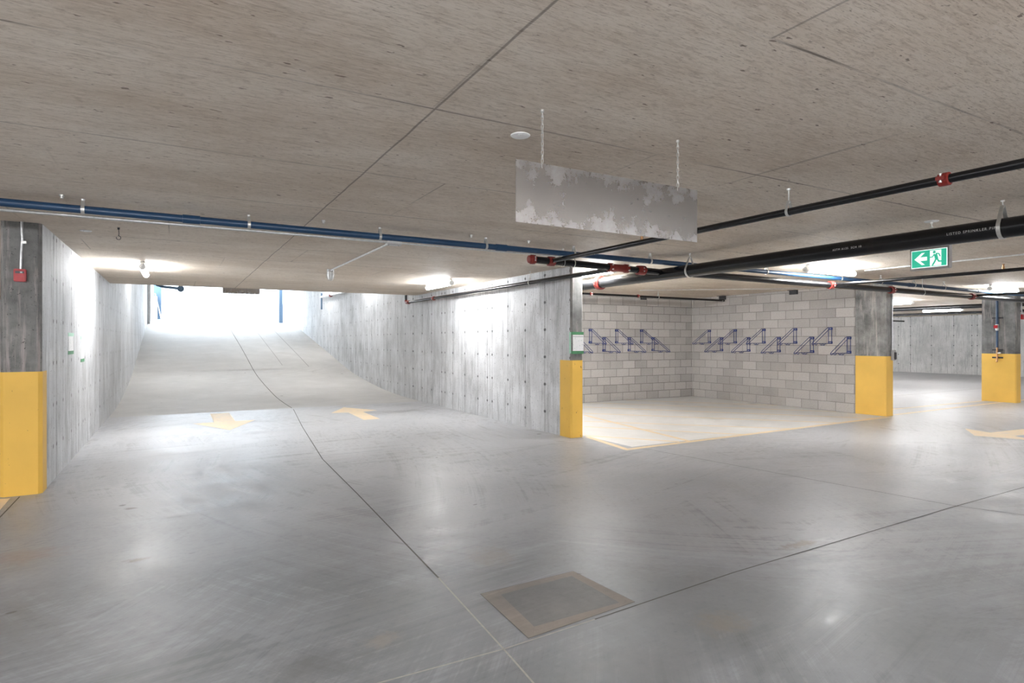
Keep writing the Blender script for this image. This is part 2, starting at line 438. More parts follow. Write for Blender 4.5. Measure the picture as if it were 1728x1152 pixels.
# saw-cut joints
ribbon(bm, [(1.37, 1.9), (1.389, 2.268), (1.413, 2.589), (1.472, 3.572)], .010, mi=1)
ribbon(bm, [(1.472, 3.572), (1.579, 6.0), (1.648, 7.9), (1.95, 11.0), (2.288, 14.02)], .012, mi=2)
ribbon(bm, [(.2, 2.60), (.79, 2.606), (1.413, 2.589), (2.0, 2.62)], .010, mi=1)
ribbon(bm, [(2.0, 2.62), (3.2, 2.70), (6.232, 2.775), (7.7, 2.785), (9, 2.8)], .010, mi=2)
ribbon(bm, [(5.798, 6.247), (6.277, 2.793), (6.491, 2.3)], .010, mi=2)
ribbon(bm, [(-1.334, 7.45), (-1.325, 6.5)], .012, mi=2)
ribbon(bm, [(1.63, 7.4), (5.3, 7.35)], .010, mi=3)
ribbon(bm, [(13, 9.1), (25, 9.3)], .03, mi=3)
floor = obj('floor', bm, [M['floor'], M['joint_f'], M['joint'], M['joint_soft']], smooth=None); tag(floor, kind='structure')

bm = B()     # dusty bay floor, a thin pour inside the block-walled bay
rect(5.72, 6.62, 12.47, 11.93, 0, .0008)
o = obj('floor', bm, M['floor_bay'], smooth=None); tag(o, kind='structure')

# ramp
bm = B(); ys = [14.2 + .4 * k for k in range(58)] + [38, 60]
for y0, y1 in zip(ys, ys[1:]):
    x0, x1 = (XL - .1, XR + .1)
    bm.faces.new([bm.verts.new(p) for p in ((x0, y0, rzs(y0)), (x1, y0, rzs(y0)), (x1, y1, rzs(y1)), (x0, y1, rzs(y1)))])
bmesh.ops.remove_doubles(bm, verts=bm.verts, dist=.0001)
def rj(pts, w, mi=1):
    P = []
    for (xa, ya), (xb, yb) in zip(pts, pts[1:]):
        for k in range(24): t = k / 24; y = ya + (yb - ya) * t; P.append((xa + (xb - xa) * t, y, rzs(y)))
    P.append((*pts[-1], rzs(pts[-1][1])))
    ribbon(bm, P, w, .006, mi)
rj([(2.288, 14.21), (2.30, 18.0), (2.28, 21.4), (2.27, 26), (2.2, 33.5)], .02)
rj([(4.15, 22.2), (4.1, 33.5)], .025, 2); rj([(3.3, 22.5), (3.3, 30)], .02, 2)
P = [(x * .5 - 1.1, 21.9, rzs(21.9)) for x in range(0, 13)]; ribbon(bm, P, .025, .006, 1)
ramp = obj('floor', bm, [M['ramp'], M['joint'], M['joint_soft']], smooth=None); tag(ramp, kind='structure')

# ceiling with its downstand over the ramp mouth and the higher slab over the ramp
bm = B()
box(bm, (-12.2, -10.2, CEIL), (32.2, YE, CEIL + .35)); box(bm, (-12.2, YE, CEIL), (XL - .2, 22.2, CEIL + .35))
box(bm, (XR + .2, YE, CEIL), (32.2, 22.2, CEIL + .35))
box(bm, (XL - .2, YE - .3, CEIL + .35), (XR + .2, YE, 4.2))
prism(bm, [(YE - .3, 4.1), (33.0, 4.75), (33.0, 5.1), (YE - .3, 4.5)], XL - .2, XR + .2, ax='x')
ceiling = obj('ceiling', bm, M['ceiling']); tag(ceiling, kind='structure')

def wall(name, a, b, m):
    o = obj(name, box(B(), a, b), m); tag(o, kind='structure'); return o
bm = box(B(), (XL - .2, 7.735, -.1), (XL, YE, CEIL)); box(bm, (XL - .2, YE, -.1), (XL, 33.0, 5.1))
tag(obj('wall_left', bm, M['wall_l']), kind='structure')
bm = box(B(), (XR, 7.985, -.1), (XR + .2, YE, CEIL)); box(bm, (XR, YE, -.1), (XR + .2, 44.0, 5.1))
tag(obj('wall_right', bm, M['wall_r']), kind='structure')
wall('wall_back', (XR + .2, 11.93, -.1), (12.67, 12.13, CEIL), M['block_b'])
wall('wall_side', (12.47, 7.385, -.1), (12.67, 11.93, CEIL), M['block_r'])
wall('wall_far', (31.3, -10, -.1), (31.5, 22, CEIL), M['wall_f'])
wall('wall_north', (12.67, 22, -.1), (31.3, 22.2, CEIL), M['wall_x'])
wall('wall_west', (-12.2, -10, -.1), (-12, 22.2, CEIL), M['wall_f'])
wall('wall_south', (-12, -10.2, -.1), (31.5, -10, CEIL), M['wall_x'])
wall('wall_northwest', (-12, 22, -.1), (XL - .2, 22.2, CEIL), M['wall_x'])
# outside, beyond the head of the ramp
bm = B(); rect(-40, 33.2, XL - .1, 80, 0, 2.5); rect(XR + .1, 33.2, 50, 80, 0, 2.5)
tag(obj('floor_outside', bm, M['ext_ground'], smooth=None), kind='structure')
wall('wall_outside', (-30, 50, 2.3), (40, 50.3, 12), M['ext_wall'])

# ================================================================== COLUMNS
def colprof(x0, x1, y0, y1, ch, e=0.):
    x0 -= e; x1 += e; y0 -= e; y1 += e
    return [(x0 + ch, y0), (x1 - ch, y0), (x1, y0 + ch), (x1, y1), (x0, y1), (x0, y0 + ch)]
def column(x0, x1, y0, y1, ch, label, h=1.22, m='column', my='yellow', yl='weathered yellow painted lower part', side=None):
    t = thing('concrete_column', label, 'column', ((x0 + x1) / 2, (y0 + y1) / 2, 0))
    cx, cy = (x0 + x1) / 2, (y0 + y1) / 2
    s = [(a - cx, b - cy) for a, b in colprof(x0, x1, y0, y1, ch)]; p = [(a - cx, b - cy) for a, b in colprof(x0, x1, y0, y1, ch, .004)]
    bm = prism(B(), s, 0, CEIL); bmesh.ops.recalc_face_normals(bm, faces=bm.faces)
    for f in bm.faces:  # side faces take the lighter wall colour; the front keeps its painted-in shade
        if side and abs(f.normal.x) > .99: f.material_index = 1
    obj('shaft', bm, [M[m], M[side or m]], t)
    obj('painted_band', prism(B(), p, 0, h), M[my], t, label=yl)
    return t
column(-1.495, XL, 7.50, 7.735, .032, 'dark pitted concrete column with red alarm box and weathered yellow base, at left wall end', side='wall_l')
column(XR, 5.635, 7.685, 7.985, .028, 'grey concrete column with green-taped notice and yellow base at right ramp wall end', side='wall_r')
column(12.49, 12.76, 6.77, 7.385, .02, 'streaked concrete column with yellow base ending the block wall of the bike bay', 1.215, 'column_b', 'yellow_far', 'clean yellow painted lower part')
column(17.95, 18.21, 6.65, 7.36, .02, 'far right freestanding concrete column with yellow base and blue standpipe', 1.205, 'column', 'yellow_far', 'clean yellow painted lower part')


# ================================================================== FLOOR MARKINGS AND PATCH (parts of the floor)
def mark(name, bm, label, m='paint', z=0):
    o = obj(name, bm, M[m], floor, smooth=None, label=label); return o
# arrow pointing towards the camera / away
bm = B(); flat(bm, [(.62, 13.95), (.98, 13.95), (.98, 12.45), (1.33, 12.45), (.80, 11.25), (.27, 12.45), (.62, 12.45)], .0022)
mark('painted_arrow', bm, 'worn yellow arrow pointing out of the ramp')
bm = B(); flat(bm, [(3.16, 11.42), (3.48, 11.42), (3.50, 12.72), (3.86, 12.85), (3.36, 13.82), (2.86, 12.85), (3.19, 12.74)], .0022)
mark('painted_arrow', bm, 'yellow arrow pointing up the ramp')
bm = B(); flat(bm, [(11.19, 4.69), (11.95, 5.15), (11.8, 4.72), (13.6, 4.55), (13.5, 4.2), (11.72, 4.36), (11.45, 3.95)], .0022)
mark('painted_arrow', bm, 'yellow arrow at the right pointing left')
bm = B(); flat(bm, [(-1.60, 7.45), (-1.40, 7.42), (-1.38, 6.9), (-1.62, 6.9)], .0022)
mark('painted_line', bm, 'yellow line beside the left column')
bm = B()
ribbon(bm, [(5.70, 7.66), (5.52, 6.50)], .10, .0022); ribbon(bm, [(5.47, 6.49), (12.5, 6.70)], .10, .0023)
mark('painted_line', bm, 'yellow border line of the bike bay')
bm = B()
for a, b in (((5.731, 7.786), (6.63, 6.60)), ((6.327, 8.596), (8.084, 6.56)), ((6.747, 9.168), (9.335, 6.60)), ((7.495, 10.184), (10.75, 6.66)),
             ((8.202, 11.144), (11.95, 6.72)), ((8.9, 11.85), (12.4, 7.75)), ((10.1, 11.9), (12.4, 9.2))):
    ribbon(bm, [a, b], .07, .0022)
ribbon(bm, [(7.30, 9.9), (6.80, 6.55)], .08, .0024); ribbon(bm, [(5.9, 6.9), (5.95, 7.9)], .0701, .0024) if False else None
mark('painted_hatching', bm, 'yellow hatching lines inside the bike bay')
bm = B(); ribbon(bm, [(12.9, 6.83), (17.9, 6.92)], .09, .0022); ribbon(bm, [(13.5, 7.42), (17.9, 7.30)], .08, .0022)
ribbon(bm, [(18.3, 6.9), (24, 6.95)], .09, .0022)
mark('painted_line', bm, 'pair of yellow bay lines between the two right columns')
bm = B(); outer = [(1.60, 3.22), (2.29, 3.235), (2.335, 2.68), (1.575, 2.62)]; inner = [(1.70, 3.15), (2.235, 3.175), (2.25, 2.715), (1.665, 2.71)]
vo = [bm.verts.new((*p, .0022)) for p in outer]; vi = [bm.verts.new((*p, .0022)) for p in inner]
for k in range(4):
    f = bm.faces.new([vo[k], vo[(k + 1) % 4], vi[(k + 1) % 4], vi[k]]); f.normal_update()
    if f.normal.z < 0: f.normal_flip()
f = bm.faces.new(vi); f.material_index = 1; f.normal_update()
if f.normal.z < 0: f.normal_flip()
ribbon(bm, outer + [outer[0]], .008, .0015, 2); ribbon(bm, inner + [inner[0]], .005, .0015, 2)
obj('concrete_patch', bm, [M['patch_edge'], M['patch'], M['joint']], floor, smooth=None, label='dark square concrete patch with a brown border')

# ================================================================== TUBE LIGHTS
def tube_light():
    t = thing('tube_light', None, None)
    bm = B(); box(bm, (-.035, -.60, .045), (.035, .60, .085), bev=.008); obj('housing', bm, M['white'], t)
    prof_ = [(.006, -.64), (.03, -.632), (.043, -.60), (.045, .58)]
    bm = B(); lathe(bm, prof_, 20, (0, 0, 0), axis='y'); obj('diffuser', bm, M['led'], t, True)
    bm = B(); lathe(bm, [(.0455, .58), (.0465, .60), (.0465, .635), (.036, .65)], 20, axis='y'); obj('end_cap', bm, M['white'], t, True)
    return t
tl = tube_light()
def place_light(x, y, z, rz, label, first=[True], added=False):
    o = tl if first[0] else dup(tl); first[0] = False
    if added:
        for ch in o.children:
            if ch.name.startswith('diffuser'): ch.data = led_added_mesh
    o.location = (x, y, z); o.rotation_euler = (0, 0, rz); o['label'] = label; o['category'] = 'light'; o['group'] = 'tube lights under the ceiling'
led_added_mesh = [c for c in tl.children if c.name.startswith('diffuser')][0].data.copy(); led_added_mesh.materials[0] = M['led_added']
H = math.pi
LZ = 2.615
place_light(-.43, 10.9, LZ, H, 'tube light near the left ramp wall, seen almost end on')
place_light(4.50, 10.9, LZ, H, 'slanting tube light just left of the right ramp wall')
place_light(5.90, 7.85, LZ + .005, H, 'tube light behind the large black main beside the notice column')
place_light(6.75, 10.1, LZ, H, 'added unseen tube light in the bike bay, hidden behind the notice column')  # unseen lamp added to brighten the bay
place_light(8.98, 5.70, LZ, H / 2, 'large bright tube light left of the exit sign')
place_light(15.35, 5.90, LZ, H / 2, 'bright tube light below right of the exit sign')
place_light(18.1, 9.7, LZ, H, 'tube light just right of the bike bay column')
place_light(23.9, 11.0, LZ, H, 'farthest tube light in front of the far cast wall')
n = 0  # unseen lamps added to brighten the ceiling, floor and far right area
for x, y, z, r, w_ in ((-5.5, 5.6, 2.5, H / 2, 'left of the dark column'), (21.6, 5.9, LZ, H / 2, 'right of the far right column'), (-4.5, -1.6, 2.3, H / 2, 'behind the camera, leftmost'),
        (-1.2, -1.8, 2.3, H / 2, 'behind the camera, left'), (2.2, -2.0, 2.3, H / 2, 'behind the camera, middle'), (7.6, -4.2, 2.3, H / 2, 'behind the camera, right'), (17.0, 12.0, LZ, H / 2, 'behind the side block wall'), (21.5, 15.5, LZ, H / 2, 'beyond the bike bay column'),
        (14.3, -2.0, 2.4, H / 2, 'behind the camera, rightmost but one'), (22, -3, 2.4, H / 2, 'behind the camera, rightmost'), (-7, 12, LZ, H, 'beyond the left ramp wall'), (26, 17, LZ, H, 'near the far cast wall'),
        (-4.0, 2.0, 2.4, H, 'left of the camera'), (-1.0, -6.5, 2.4, H / 2, 'far behind the camera on the left'), (7.0, -6.5, 2.4, H / 2, 'far behind the camera on the right')):
    place_light(x, y, z, r, 'added tube light outside the view, ' + w_, added=True)
place_light(4.6, 18.5, 4.0, H, 'tube light under the high slab above the ramp, right side')
place_light(4.6, 24.5, 4.2, H, 'tube light under the high slab above the upper ramp')
place_light(-.4, 20.0, 4.05, H, 'tube light under the high slab above the ramp, left side')

# ================================================================== PIPES
def coupling(parent, p, axis, r, L=.055, name='coupling', bolts=True):
    bm = B()
    lathe(bm, [(r * 1.02, -L / 2), (r * 1.30, -L / 2 + .004), (r * 1.34, 0), (r * 1.30, L / 2 - .004), (r * 1.02, L / 2)], 20, axis=axis)
    for s in (-1, 1):
        a = (r * 1.1 * s, 0, 0) if axis != 'x' else (0, r * 1.1 * s, 0)
        if axis == 'x': box(bm, (-L * .4, r * 1.2 * s, -.012), (L * .4, (r * 1.2 + .025) * s, .012), bev=.003)
        else: box(bm, (r * 1.2 * s, -L * .4, -.012), ((r * 1.2 + .025) * s, L * .4, .012), bev=.003)
    o = obj(name, bm, M['red'], parent, True, label='red coupling'); o.location = Vector(p)
    if bolts:
        for s in (-1, 1):
            q = (0, (r * 1.2 + .014) * s, 0) if axis == 'x' else ((r * 1.2 + .014) * s, 0, 0)
            b2 = B(); lathe(b2, [(.009, -.026), (.009, -.016), (.005, -.016), (.005, .022), (.009, .022), (.009, .030)], 6)
            bo = obj('bolt', b2, M['bolt'], o); bo.location = q
    return o
def pipe(name, label, p0, p1, r, m, cat='pipe', group=None):
    p0, p1 = Vector(p0), Vector(p1)
    t = thing(name, label, cat, p0, 0, group)
    obj('pipe_run', tube(B(), [(0, 0, 0), p1 - p0], r, 24), M[m], t, True)
    return t, p0

# blue drain pipe
BY = 6.05
def bz(x): return 2.618 - (x + 2) * .0032
t, p0 = pipe('drain_pipe', 'long dark blue plastic pipe running across below the ceiling', (-6, BY, bz(-6)), (21, BY, bz(21)), .033, 'blue_pipe')
for x in (.12, 3.27, 12.0, 14.6):
    o = obj('pipe_socket', lathe(B(), [(.033, -.07), (.039, -.068), (.039, .068), (.033, .07)], 24, axis='x'), M['blue_pipe'], t, True); o.location = (x + 6, 0, bz(x) - bz(-6))
# M1 main
M1Y = 6.30
def m1z(x): return 2.535 - (x - 3.8) * .018
t, p0 = pipe('sprinkler_main', 'short black sprinkler main with red end cap below the blue pipe', (3.80, M1Y, m1z(3.8)), (6.02, M1Y, m1z(6.02)), .0445, 'black_pipe')
bm = B(); lathe(bm, [(.046, .06), (.058, .055), (.060, .03), (.058, .0), (.050, -.006), (.046, -.03), (.030, -.035), (.028, -.030)], 24, axis='x')
o = obj('end_cap', bm, M['red'], t, True, label='red end cap'); o.location = (.02, 0, 0)
for s in (-1, 1):
    b = obj('bolt', lathe(B(), [(.009, -.026), (.009, -.016), (.005, -.016), (.005, .022), (.009, .022), (.009, .030)], 6), M['bolt'], o); b.location = (.03, 0, 0); b.location.y = -.066 * s
coupling(t, (4.12 - 3.8, 0, m1z(4.12) - m1z(3.8)), 'x', .046, .09, 'tee_clamp')
bm = B(); lathe(bm, [(.047, -.17), (.060, -.165), (.060, -.11), (.050, -.105), (.052, .105), (.060, .11), (.060, .165), (.047, .17)], 24, axis='x')
tube(bm, [(0, 0, 0), (0, .13, 0)], .045, 20)
o = obj('tee_fitting', bm, M['red'], t, True, label='red tee fitting'); o.location = (5.20 - 3.8, 0, m1z(5.2) - m1z(3.8))
for a in (-.14, .14):
    for s in (-1, 1):
        b = obj('bolt', lathe(B(), [(.009, -.012), (.009, .012)], 6, axis='y'), M['bolt'], o); b.location = (a, -.066, .03 * s)
coupling(t, (5.60 - 3.8, 0, m1z(5.6) - m1z(3.8)), 'x', .050, .13, 'coupling')
# P1 branch line
t, p0 = pipe('sprinkler_branch', 'thin black sprinkler branch running from the red tee towards the upper right', (4.12, 6.30, 2.533), (4.12, -4, 2.500), .028, 'black_pipe')
coupling(t, (0, 1.884 - 6.30, -.014), 'y', .031, .062)
bm = B(); lathe(bm, [(.016, 0), (.016, .035), (.010, .038), (.010, .06), (.018, .064), (.018, .068)], 12)
o = obj('sprinkler_head', bm, M['brass'], t, True); o.location = (0, 4.62 - 6.30, .015)
# P3 along wall
t, p0 = pipe('sprinkler_line', 'black sprinkler line fixed along the top of the right ramp wall', (5.20, 6.40, 2.505), (5.20, 14.72, 2.515), .033, 'black_pipe')
coupling(t, (0, 12.9 - 6.4, .008), 'y', .036, .06)
bm = B(); tube(bm, [(0, 8.28, .01), (0, 8.36, .012), (0, 8.40, .03), (0, 8.42, .07)], .040, 16); o = obj('elbow', bm, M['red'], t, True, label='red elbow')
bm = B(); tube(bm, [(0, 8.42, .06), (0, 8.42, 1.30)], .033, 16); obj('riser', bm, M['black_pipe'], t, True)
coupling(t, (0, 8.20, .01), 'y', .036, .06)
# pipe on the ramp wall beyond
t, p0 = pipe('wall_pipe', 'short pale pipe on the upper ramp wall beyond the slab edge', (5.30, 21.6, 3.30), (5.30, 25.6, 3.36), .05, 'emt')
coupling(t, (0, 2.3, .02), 'y', .052, .12)
o = obj('drop', tube(B(), [(0, 4.0, .22), (0, 4.0, -.46)], .035, 12), M['post'], t, True)
# M2 large main
t, p0 = pipe('sprinkler_main', 'thickest black sprinkler main crossing the upper right with white stencilled lettering', (6.02, -5, 2.465), (6.02, 11.93, 2.47), .084, 'black_pipe')
m2 = t
coupling(t, (0, 7.75 + 5, .005), 'y', .086, .085)
# M4 main
M4Y = 6.00
t, p0 = pipe('sprinkler_main', 'black sprinkler main passing behind the streaked bike bay column', (6.02, M4Y, 2.462), (24, M4Y, 2.40), .048, 'black_pipe')
for x in (9.45, 11.25, 14.2):
    coupling(t, (x - 6.02, 0, -(x - 6.02) * .00345), 'x', .050, .10, 'tee_clamp' if x != 11.25 else 'coupling')
for i, x in enumerate((9.49, 14.27)):
    t, p0 = pipe('sprinkler_branch', ('black sprinkler branch running right from below the large bright tube light', 'farther black sprinkler branch running right below the bright farther tube light')[i], (x, 5.98, 2.455), (x, -4, 2.44), .024, 'black_pipe')
    if i == 0:
        bm = B(); lathe(bm, [(.016, 0), (.016, .035), (.010, .038), (.010, .06), (.018, .064), (.018, .068)], 12)
        o = obj('sprinkler_head', bm, M['brass'], t, True); o.location = (0, 3.65 - 5.98, .015)
# P7 bay pipe
t, p0 = pipe('sprinkler_line', 'thin black pipe end below the ceiling in front of the block walls', (5.65, 10.69, 2.575), (12.3, 10.69, 2.565), .025, 'black_pipe')
for x in (8.05, 9.42): coupling(t, (x - 5.65, 0, 0), 'x', .027, .06)
bm = B(); lathe(bm, [(.027, 0), (.030, .002), (.030, .04), (.02, .045)], 16, axis='x'); o = obj('end_cap', bm, M['black_pipe'], t, True); o.location = (6.62, 0, -.01)
# far pipes
pipe('sprinkler_main', 'upper dark pipe in front of the far cast wall', (19.5, 4, 2.50), (19.5, 21, 2.50), .06, 'black_pipe')
pipe('sprinkler_line', 'lower thinner dark pipe in front of the far cast wall', (20.3, 4, 2.36), (20.3, 21, 2.36), .035, 'black_pipe')
pipe('sprinkler_line', 'short dark pipe end nearest the far cast wall', (24.0, 14.2, 2.38), (27.6, 14.2, 2.38), .03, 'black_pipe')

# stencilled lettering on the thick main
def text_mesh(s, size):
    cu = bpy.data.curves.new('txt', 'FONT'); cu.body = s; cu.size = size; cu.space_character = 1.25
    o = bpy.data.objects.new('txt', cu); C.objects.link(o)
    bpy.context.view_layer.update()
    me = bpy.data.meshes.new_from_object(o.evaluated_get(bpy.context.evaluated_depsgraph_get()))
    bpy.data.objects.remove(o); return me
def pipe_text(s, size, y_start, v0):
    me = text_mesh(s, size); r = .0852
    for v in me.vertices:
        a = (v.co.y + v0) / r
        v.co = Vector((-r * math.cos(a), (y_start + 5) - v.co.x, r * math.sin(a) + .0025))
    me.materials.clear(); me.materials.append(M['ink'])
    o = bpy.data.objects.new('stencilled_lettering', me); C.objects.link(o); o.parent = m2; o['label'] = 'white stencilled words'
pipe_text('LISTED SPRINKLER PIPE', .030, 2.70, -.010)
pipe_text('ASTM A135  SCH 10', .028, 3.75, -.010)

# hangers: strap loop round the pipe and a rod to the ceiling
def hanger(x, y, z, r, axis, label, name='pipe_hanger', w=.022, group=None, apex=None, tt=None):
    t = thing(name, label, 'hanger', (x, y, z), 0, group)
    top = CEIL - z; ap = apex if apex else min(top - .012, r + .055)
    pts = []
    for k in range(15):
        a = math.radians(180 + 35 - 0) + math.radians(-35 + 0)
    for k in range(17):
        a = math.radians(160 + (380 - 160) * k / 16); pts.append(((r + .003) * math.cos(a), (r + .003) * math.sin(a)))
    pts = [(-.008, ap)] + pts + [(.008, ap)]
    bm = B(); prev = None
    for i, (u, v) in enumerate(pts):
        q = []
        for s in (-1, 1):
            for e in (0, .003):
                k = 1 + e / max(.01, math.hypot(u, v))
                P = (u * k, s * w / 2, v * k) if axis == 'y' else (s * w / 2, u * k, v * k)
                q.append(bm.verts.new(P))
        if prev:
            for a, b in ((0, 1), (1, 3), (3, 2), (2, 0)): bm.faces.new([prev[a], prev[b], q[b], q[a]])
        prev = q
    obj('strap', bm, M['zinc'], t)
    bm = B(); tube(bm, [(0, 0, ap - .012), (0, 0, top)], .005, 10); obj('rod', bm, M['zinc'], t, True)
    obj('nut', lathe(B(), [(.011, ap - .02), (.011, ap - .006)], 6), M['bolt'], t)
    obj('ceiling_anchor', lathe(B(), [(.013, top - .012), (.016, top)], 12), M['bolt'], t)
    return t
for x, w_ in ((-.672, 'above the left column'), (.593, 'first right of the blue socket joint'), (1.84, 'beside the small conduit box'), (3.07, 'left of the red end cap'),
             (4.29, 'behind the thin black branch'), (5.541, 'just left of the thickest main'), (7.9, 'left of the large tube light'), (9.8, 'right of the large tube light'), (11.0, 'near the bike bay column'), (12.1, 'right of the bike bay column'), (13.2, 'left of the farther tube light')):
    hanger(x, BY, bz(x), .034, 'x', 'galvanised strap hanger on the blue pipe, ' + w_, group='hangers of the blue pipe', w=.026)
for x in (4.30, 4.46): hanger(x, M1Y, m1z(x), .046, 'x', 'wire-like ring hanger on the short black main, ' + ('left' if x < 4.4 else 'right') + ' of the close pair', w=.012, group='ring hangers of the short main')
hanger(4.12, 2.955, 2.522, .029, 'y', 'ring hanger on a tall rod holding the thin branch')
hanger(6.02, 2.321, 2.467, .085, 'y', 'broad strap hanger round the thickest main at the right edge', w=.03, apex=.19)
hanger(6.02, 5.80, 2.468, .085, 'y', 'strap hanger round the thickest main below the aluminium sheet', w=.03, apex=.19)
hanger(5.20, 8.60, 2.507, .034, 'y', 'pale strap hanger on the wall line beside the notice column')
hanger(12.3, M4Y, 2.44, .049, 'x', 'ring hanger on the black main right of the bike bay column', w=.014)
hanger(10.05, 10.69, 2.568, .026, 'x', 'small hanger on the thin pipe near the block wall')
hanger(19.5, 13.1, 2.50, .061, 'y', 'long hanger on the dark pipe near the far cast wall')
hanger(25.6, 14.2, 2.38, .031, 'x', 'hanger on the short dark pipe near the far cast wall')
hanger(20.3, 15.6, 2.36, .036, 'y', 'hanger on the lower far pipe behind the bike bay column')

# ceiling anchors left without a pipe
for i, (x, y) in enumerate(((-.80, 5.95), (1.25, 5.95), (2.85, 5.97), (3.6, 5.98))):
    t = obj('ceiling_anchor', lathe(B(), [(.012, -.03), (.012, -.012), (.018, -.012), (.018, 0)], 10, (0, 0, 0)), M['zinc'], None, True)
    t.location = (x, y, CEIL); tag(t, ('small zinc anchor above the blue pipe, leftmost one', 'small zinc anchor above the blue pipe, second from left', 'small zinc anchor above the blue pipe, third from left', 'small zinc anchor above the blue pipe, rightmost one')[i], 'anchor', 'anchors above the blue pipe')

# ================================================================== CONDUITS, SENSOR LIGHT
def conduit(label, pts, r=.012, m='emt', name='conduit'):
    t = thing(name, label, 'conduit', pts[0]); p0 = Vector(pts[0])
    obj('conduit_run', tube(B(), [Vector(p) - p0 for p in pts], r, 12), M[m], t, True)
    for q in pts[1:-1:3]:
        pass
    return t
conduit('long grey conduit on the ceiling beside the blue pipe', [(-6, 6.80, 2.684), (2.15, 6.80, 2.684)], .014)
conduit('grey conduit continuing right of the small ceiling box', [(2.33, 6.80, 2.684), (4.6, 6.80, 2.684)], .010)
t = thing('junction_box', 'small metal junction box on the ceiling beside the blue pipe', 'box', (2.24, 6.82, CEIL - .022))
obj('box_body', box(B(), (-.09, -.045, -.022), (.09, .045, .022), bev=.005), M['emt'], t)
for s in (-1, 1): o = obj('screw', lathe(B(), [(.006, -.026), (.006, -.02)], 8), M['steel_dark'], t); o.location = (.06 * s, 0, 0)
conduit('slanting conduit from the ceiling box to the jar-shaped light', [(2.205, 6.87, 2.683), (2.205, 9.93, 2.683)], .013)
t = thing('jar_light', 'unlit jar-shaped ceiling light in a wire guard at the conduit end', 'light', (2.205, 9.97, CEIL))
obj('base', lathe(B(), [(.055, 0), (.055, -.03), (.048, -.045)][::-1], 24), M['grey'], t, True)
obj('glass_jar', lathe(B(), [(.008, -.17), (.032, -.162), (.048, -.135), (.052, -.09), (.048, -.045)], 24), M['lens'], t, True)
bm = B()
for k in range(6):
    a = k * math.pi / 3
    tube(bm, [(r * math.cos(a), r * math.sin(a), z) for r, z in ((.060, -.03), (.063, -.09), (.058, -.14), (.036, -.178), (.006, -.188))], .003, 6)
tube(bm, [(.063 * math.cos(a * math.pi / 12), .063 * math.sin(a * math.pi / 12), -.09) for a in range(24)], .003, 6, closed=True)
obj('wire_guard', bm, M['zinc'], t, True)
conduit('grey conduit on the ceiling passing behind the exit sign', [(9.9, 5.7, 2.686), (9.9, -4, 2.686)], .011)
conduit('thin conduit on the ceiling of the bike bay', [(9.3, 10.5, 2.69), (12.2, 8.3, 2.69)], .007)
# ceiling discs
def disc(x, y, r, label):
    t = thing('ceiling_disc', label, 'cover', (x, y, CEIL))
    obj('cover_plate', lathe(B(), [(r * .3, -.007), (r * .9, -.007), (r, -.003), (r, 0)], 32), M['white'], t, True)
    o = obj('screw', lathe(B(), [(.004, -.010), (.004, -.005)], 8), M['grey'], t); o.location = (-.02, -.015, 0)
    return t
t = disc(1.712, 2.938, .056, 'round white cover plate on the ceiling left of the hanging aluminium sheet')
disc(-.836, 7.755, .055, 'round white cover plate on the ceiling near the left wall')
t = disc(6.454, 3.065, .062, 'round white plate with a pendant sprinkler above the exit sign')
obj('sprinkler_head', lathe(B(), [(.018, -.062), (.018, -.058), (.005, -.056), (.005, -.03), (.012, -.028), (.012, -.005)], 12), M['zinc'], t, True)
# hook
t = thing('ceiling_hook', 'small wire hook hanging from the ceiling near the left wall', 'hook', (-.519, 7.386, CEIL))
obj('anchor', lathe(B(), [(.010, -.02), (.010, -.004), (.016, 0)], 10), M['steel_dark'], t)
pts = [(0, 0, -.015), (.004, 0, -.06), (0, 0, -.085)] + [(.020 * math.cos(a), 0, -.105 + .020 * math.sin(a)) for a in [math.radians(100 - 30 * k) for k in range(11)]]
obj('wire', tube(B(), pts, .003, 8), M['steel_dark'], t, True)
# black brackets at the head of the block walls
for i, (x, y, dx) in enumerate(((12.44, 10.864, 0), (12.44, 8.805, 0), (10.68, 11.90, 1))):
    bm = B()
    if dx: box(bm, (-.09, -.01, -.055), (.09, .03, .035)); box(bm, (-.09, -.09, .03), (.09, .03, .04))
    else: box(bm, (-.01, -.10, -.06), (.03, .10, .03)); box(bm, (-.09, -.10, .03), (.03, .10, .04))
    o = obj('wall_bracket', bm, M['steel_dark']); o.location = (x, y, 2.66)
    tag(o, ('black steel bracket at the ceiling above the pipe end in the bike bay', 'black steel bracket at the ceiling left of the bike bay column', 'black steel bracket on the back block wall behind the thin pipe')[i], 'bracket', 'brackets at the head of the block walls')

# ================================================================== HANGING SHEETS
def links(bm, x, y, z0, z1):
    n = int((z1 - z0) / .021); 
    for k in range(n):
        zc = z0 + (k + .5) * (z1 - z0) / n; a0 = (k % 2) * math.pi / 2 + .5
        pts = []
        for j in range(10):
            a = 2 * math.pi * j / 10; u = .0062 * math.cos(a); v = .0145 * math.sin(a)
            pts.append((x + u * math.cos(a0), y + u * math.sin(a0), zc + v))
        tube(bm, pts, .0017, 5, closed=True)
def sheet(x, y, z, w, h, top, label):
    t = thing('hanging_sheet', label, 'sign', (x, y, z))
    obj('metal_sheet', box(B(), (-w / 2, -.0015, -h / 2), (w / 2, .0015, h / 2)), M['panel'], t)
    for s in (-1, 1):
        bm = B(); links(bm, s * w * .375, 0, h / 2 - .02, top - z - .03); obj('chain', bm, M['chain'], t, True)
        bm = B(); lathe(bm, [(.003, top - z - .04), (.003, top - z - .015), (.009, top - z - .012), (.009, top - z)], 10, (s * w * .375, 0, 0)); obj('ceiling_eye', bm, M['zinc'], t)
    return t
sheet(2.09, 2.56, 2.271, 1.25, .311, CEIL, 'scratched blank aluminium sheet hanging on two chains near the camera')
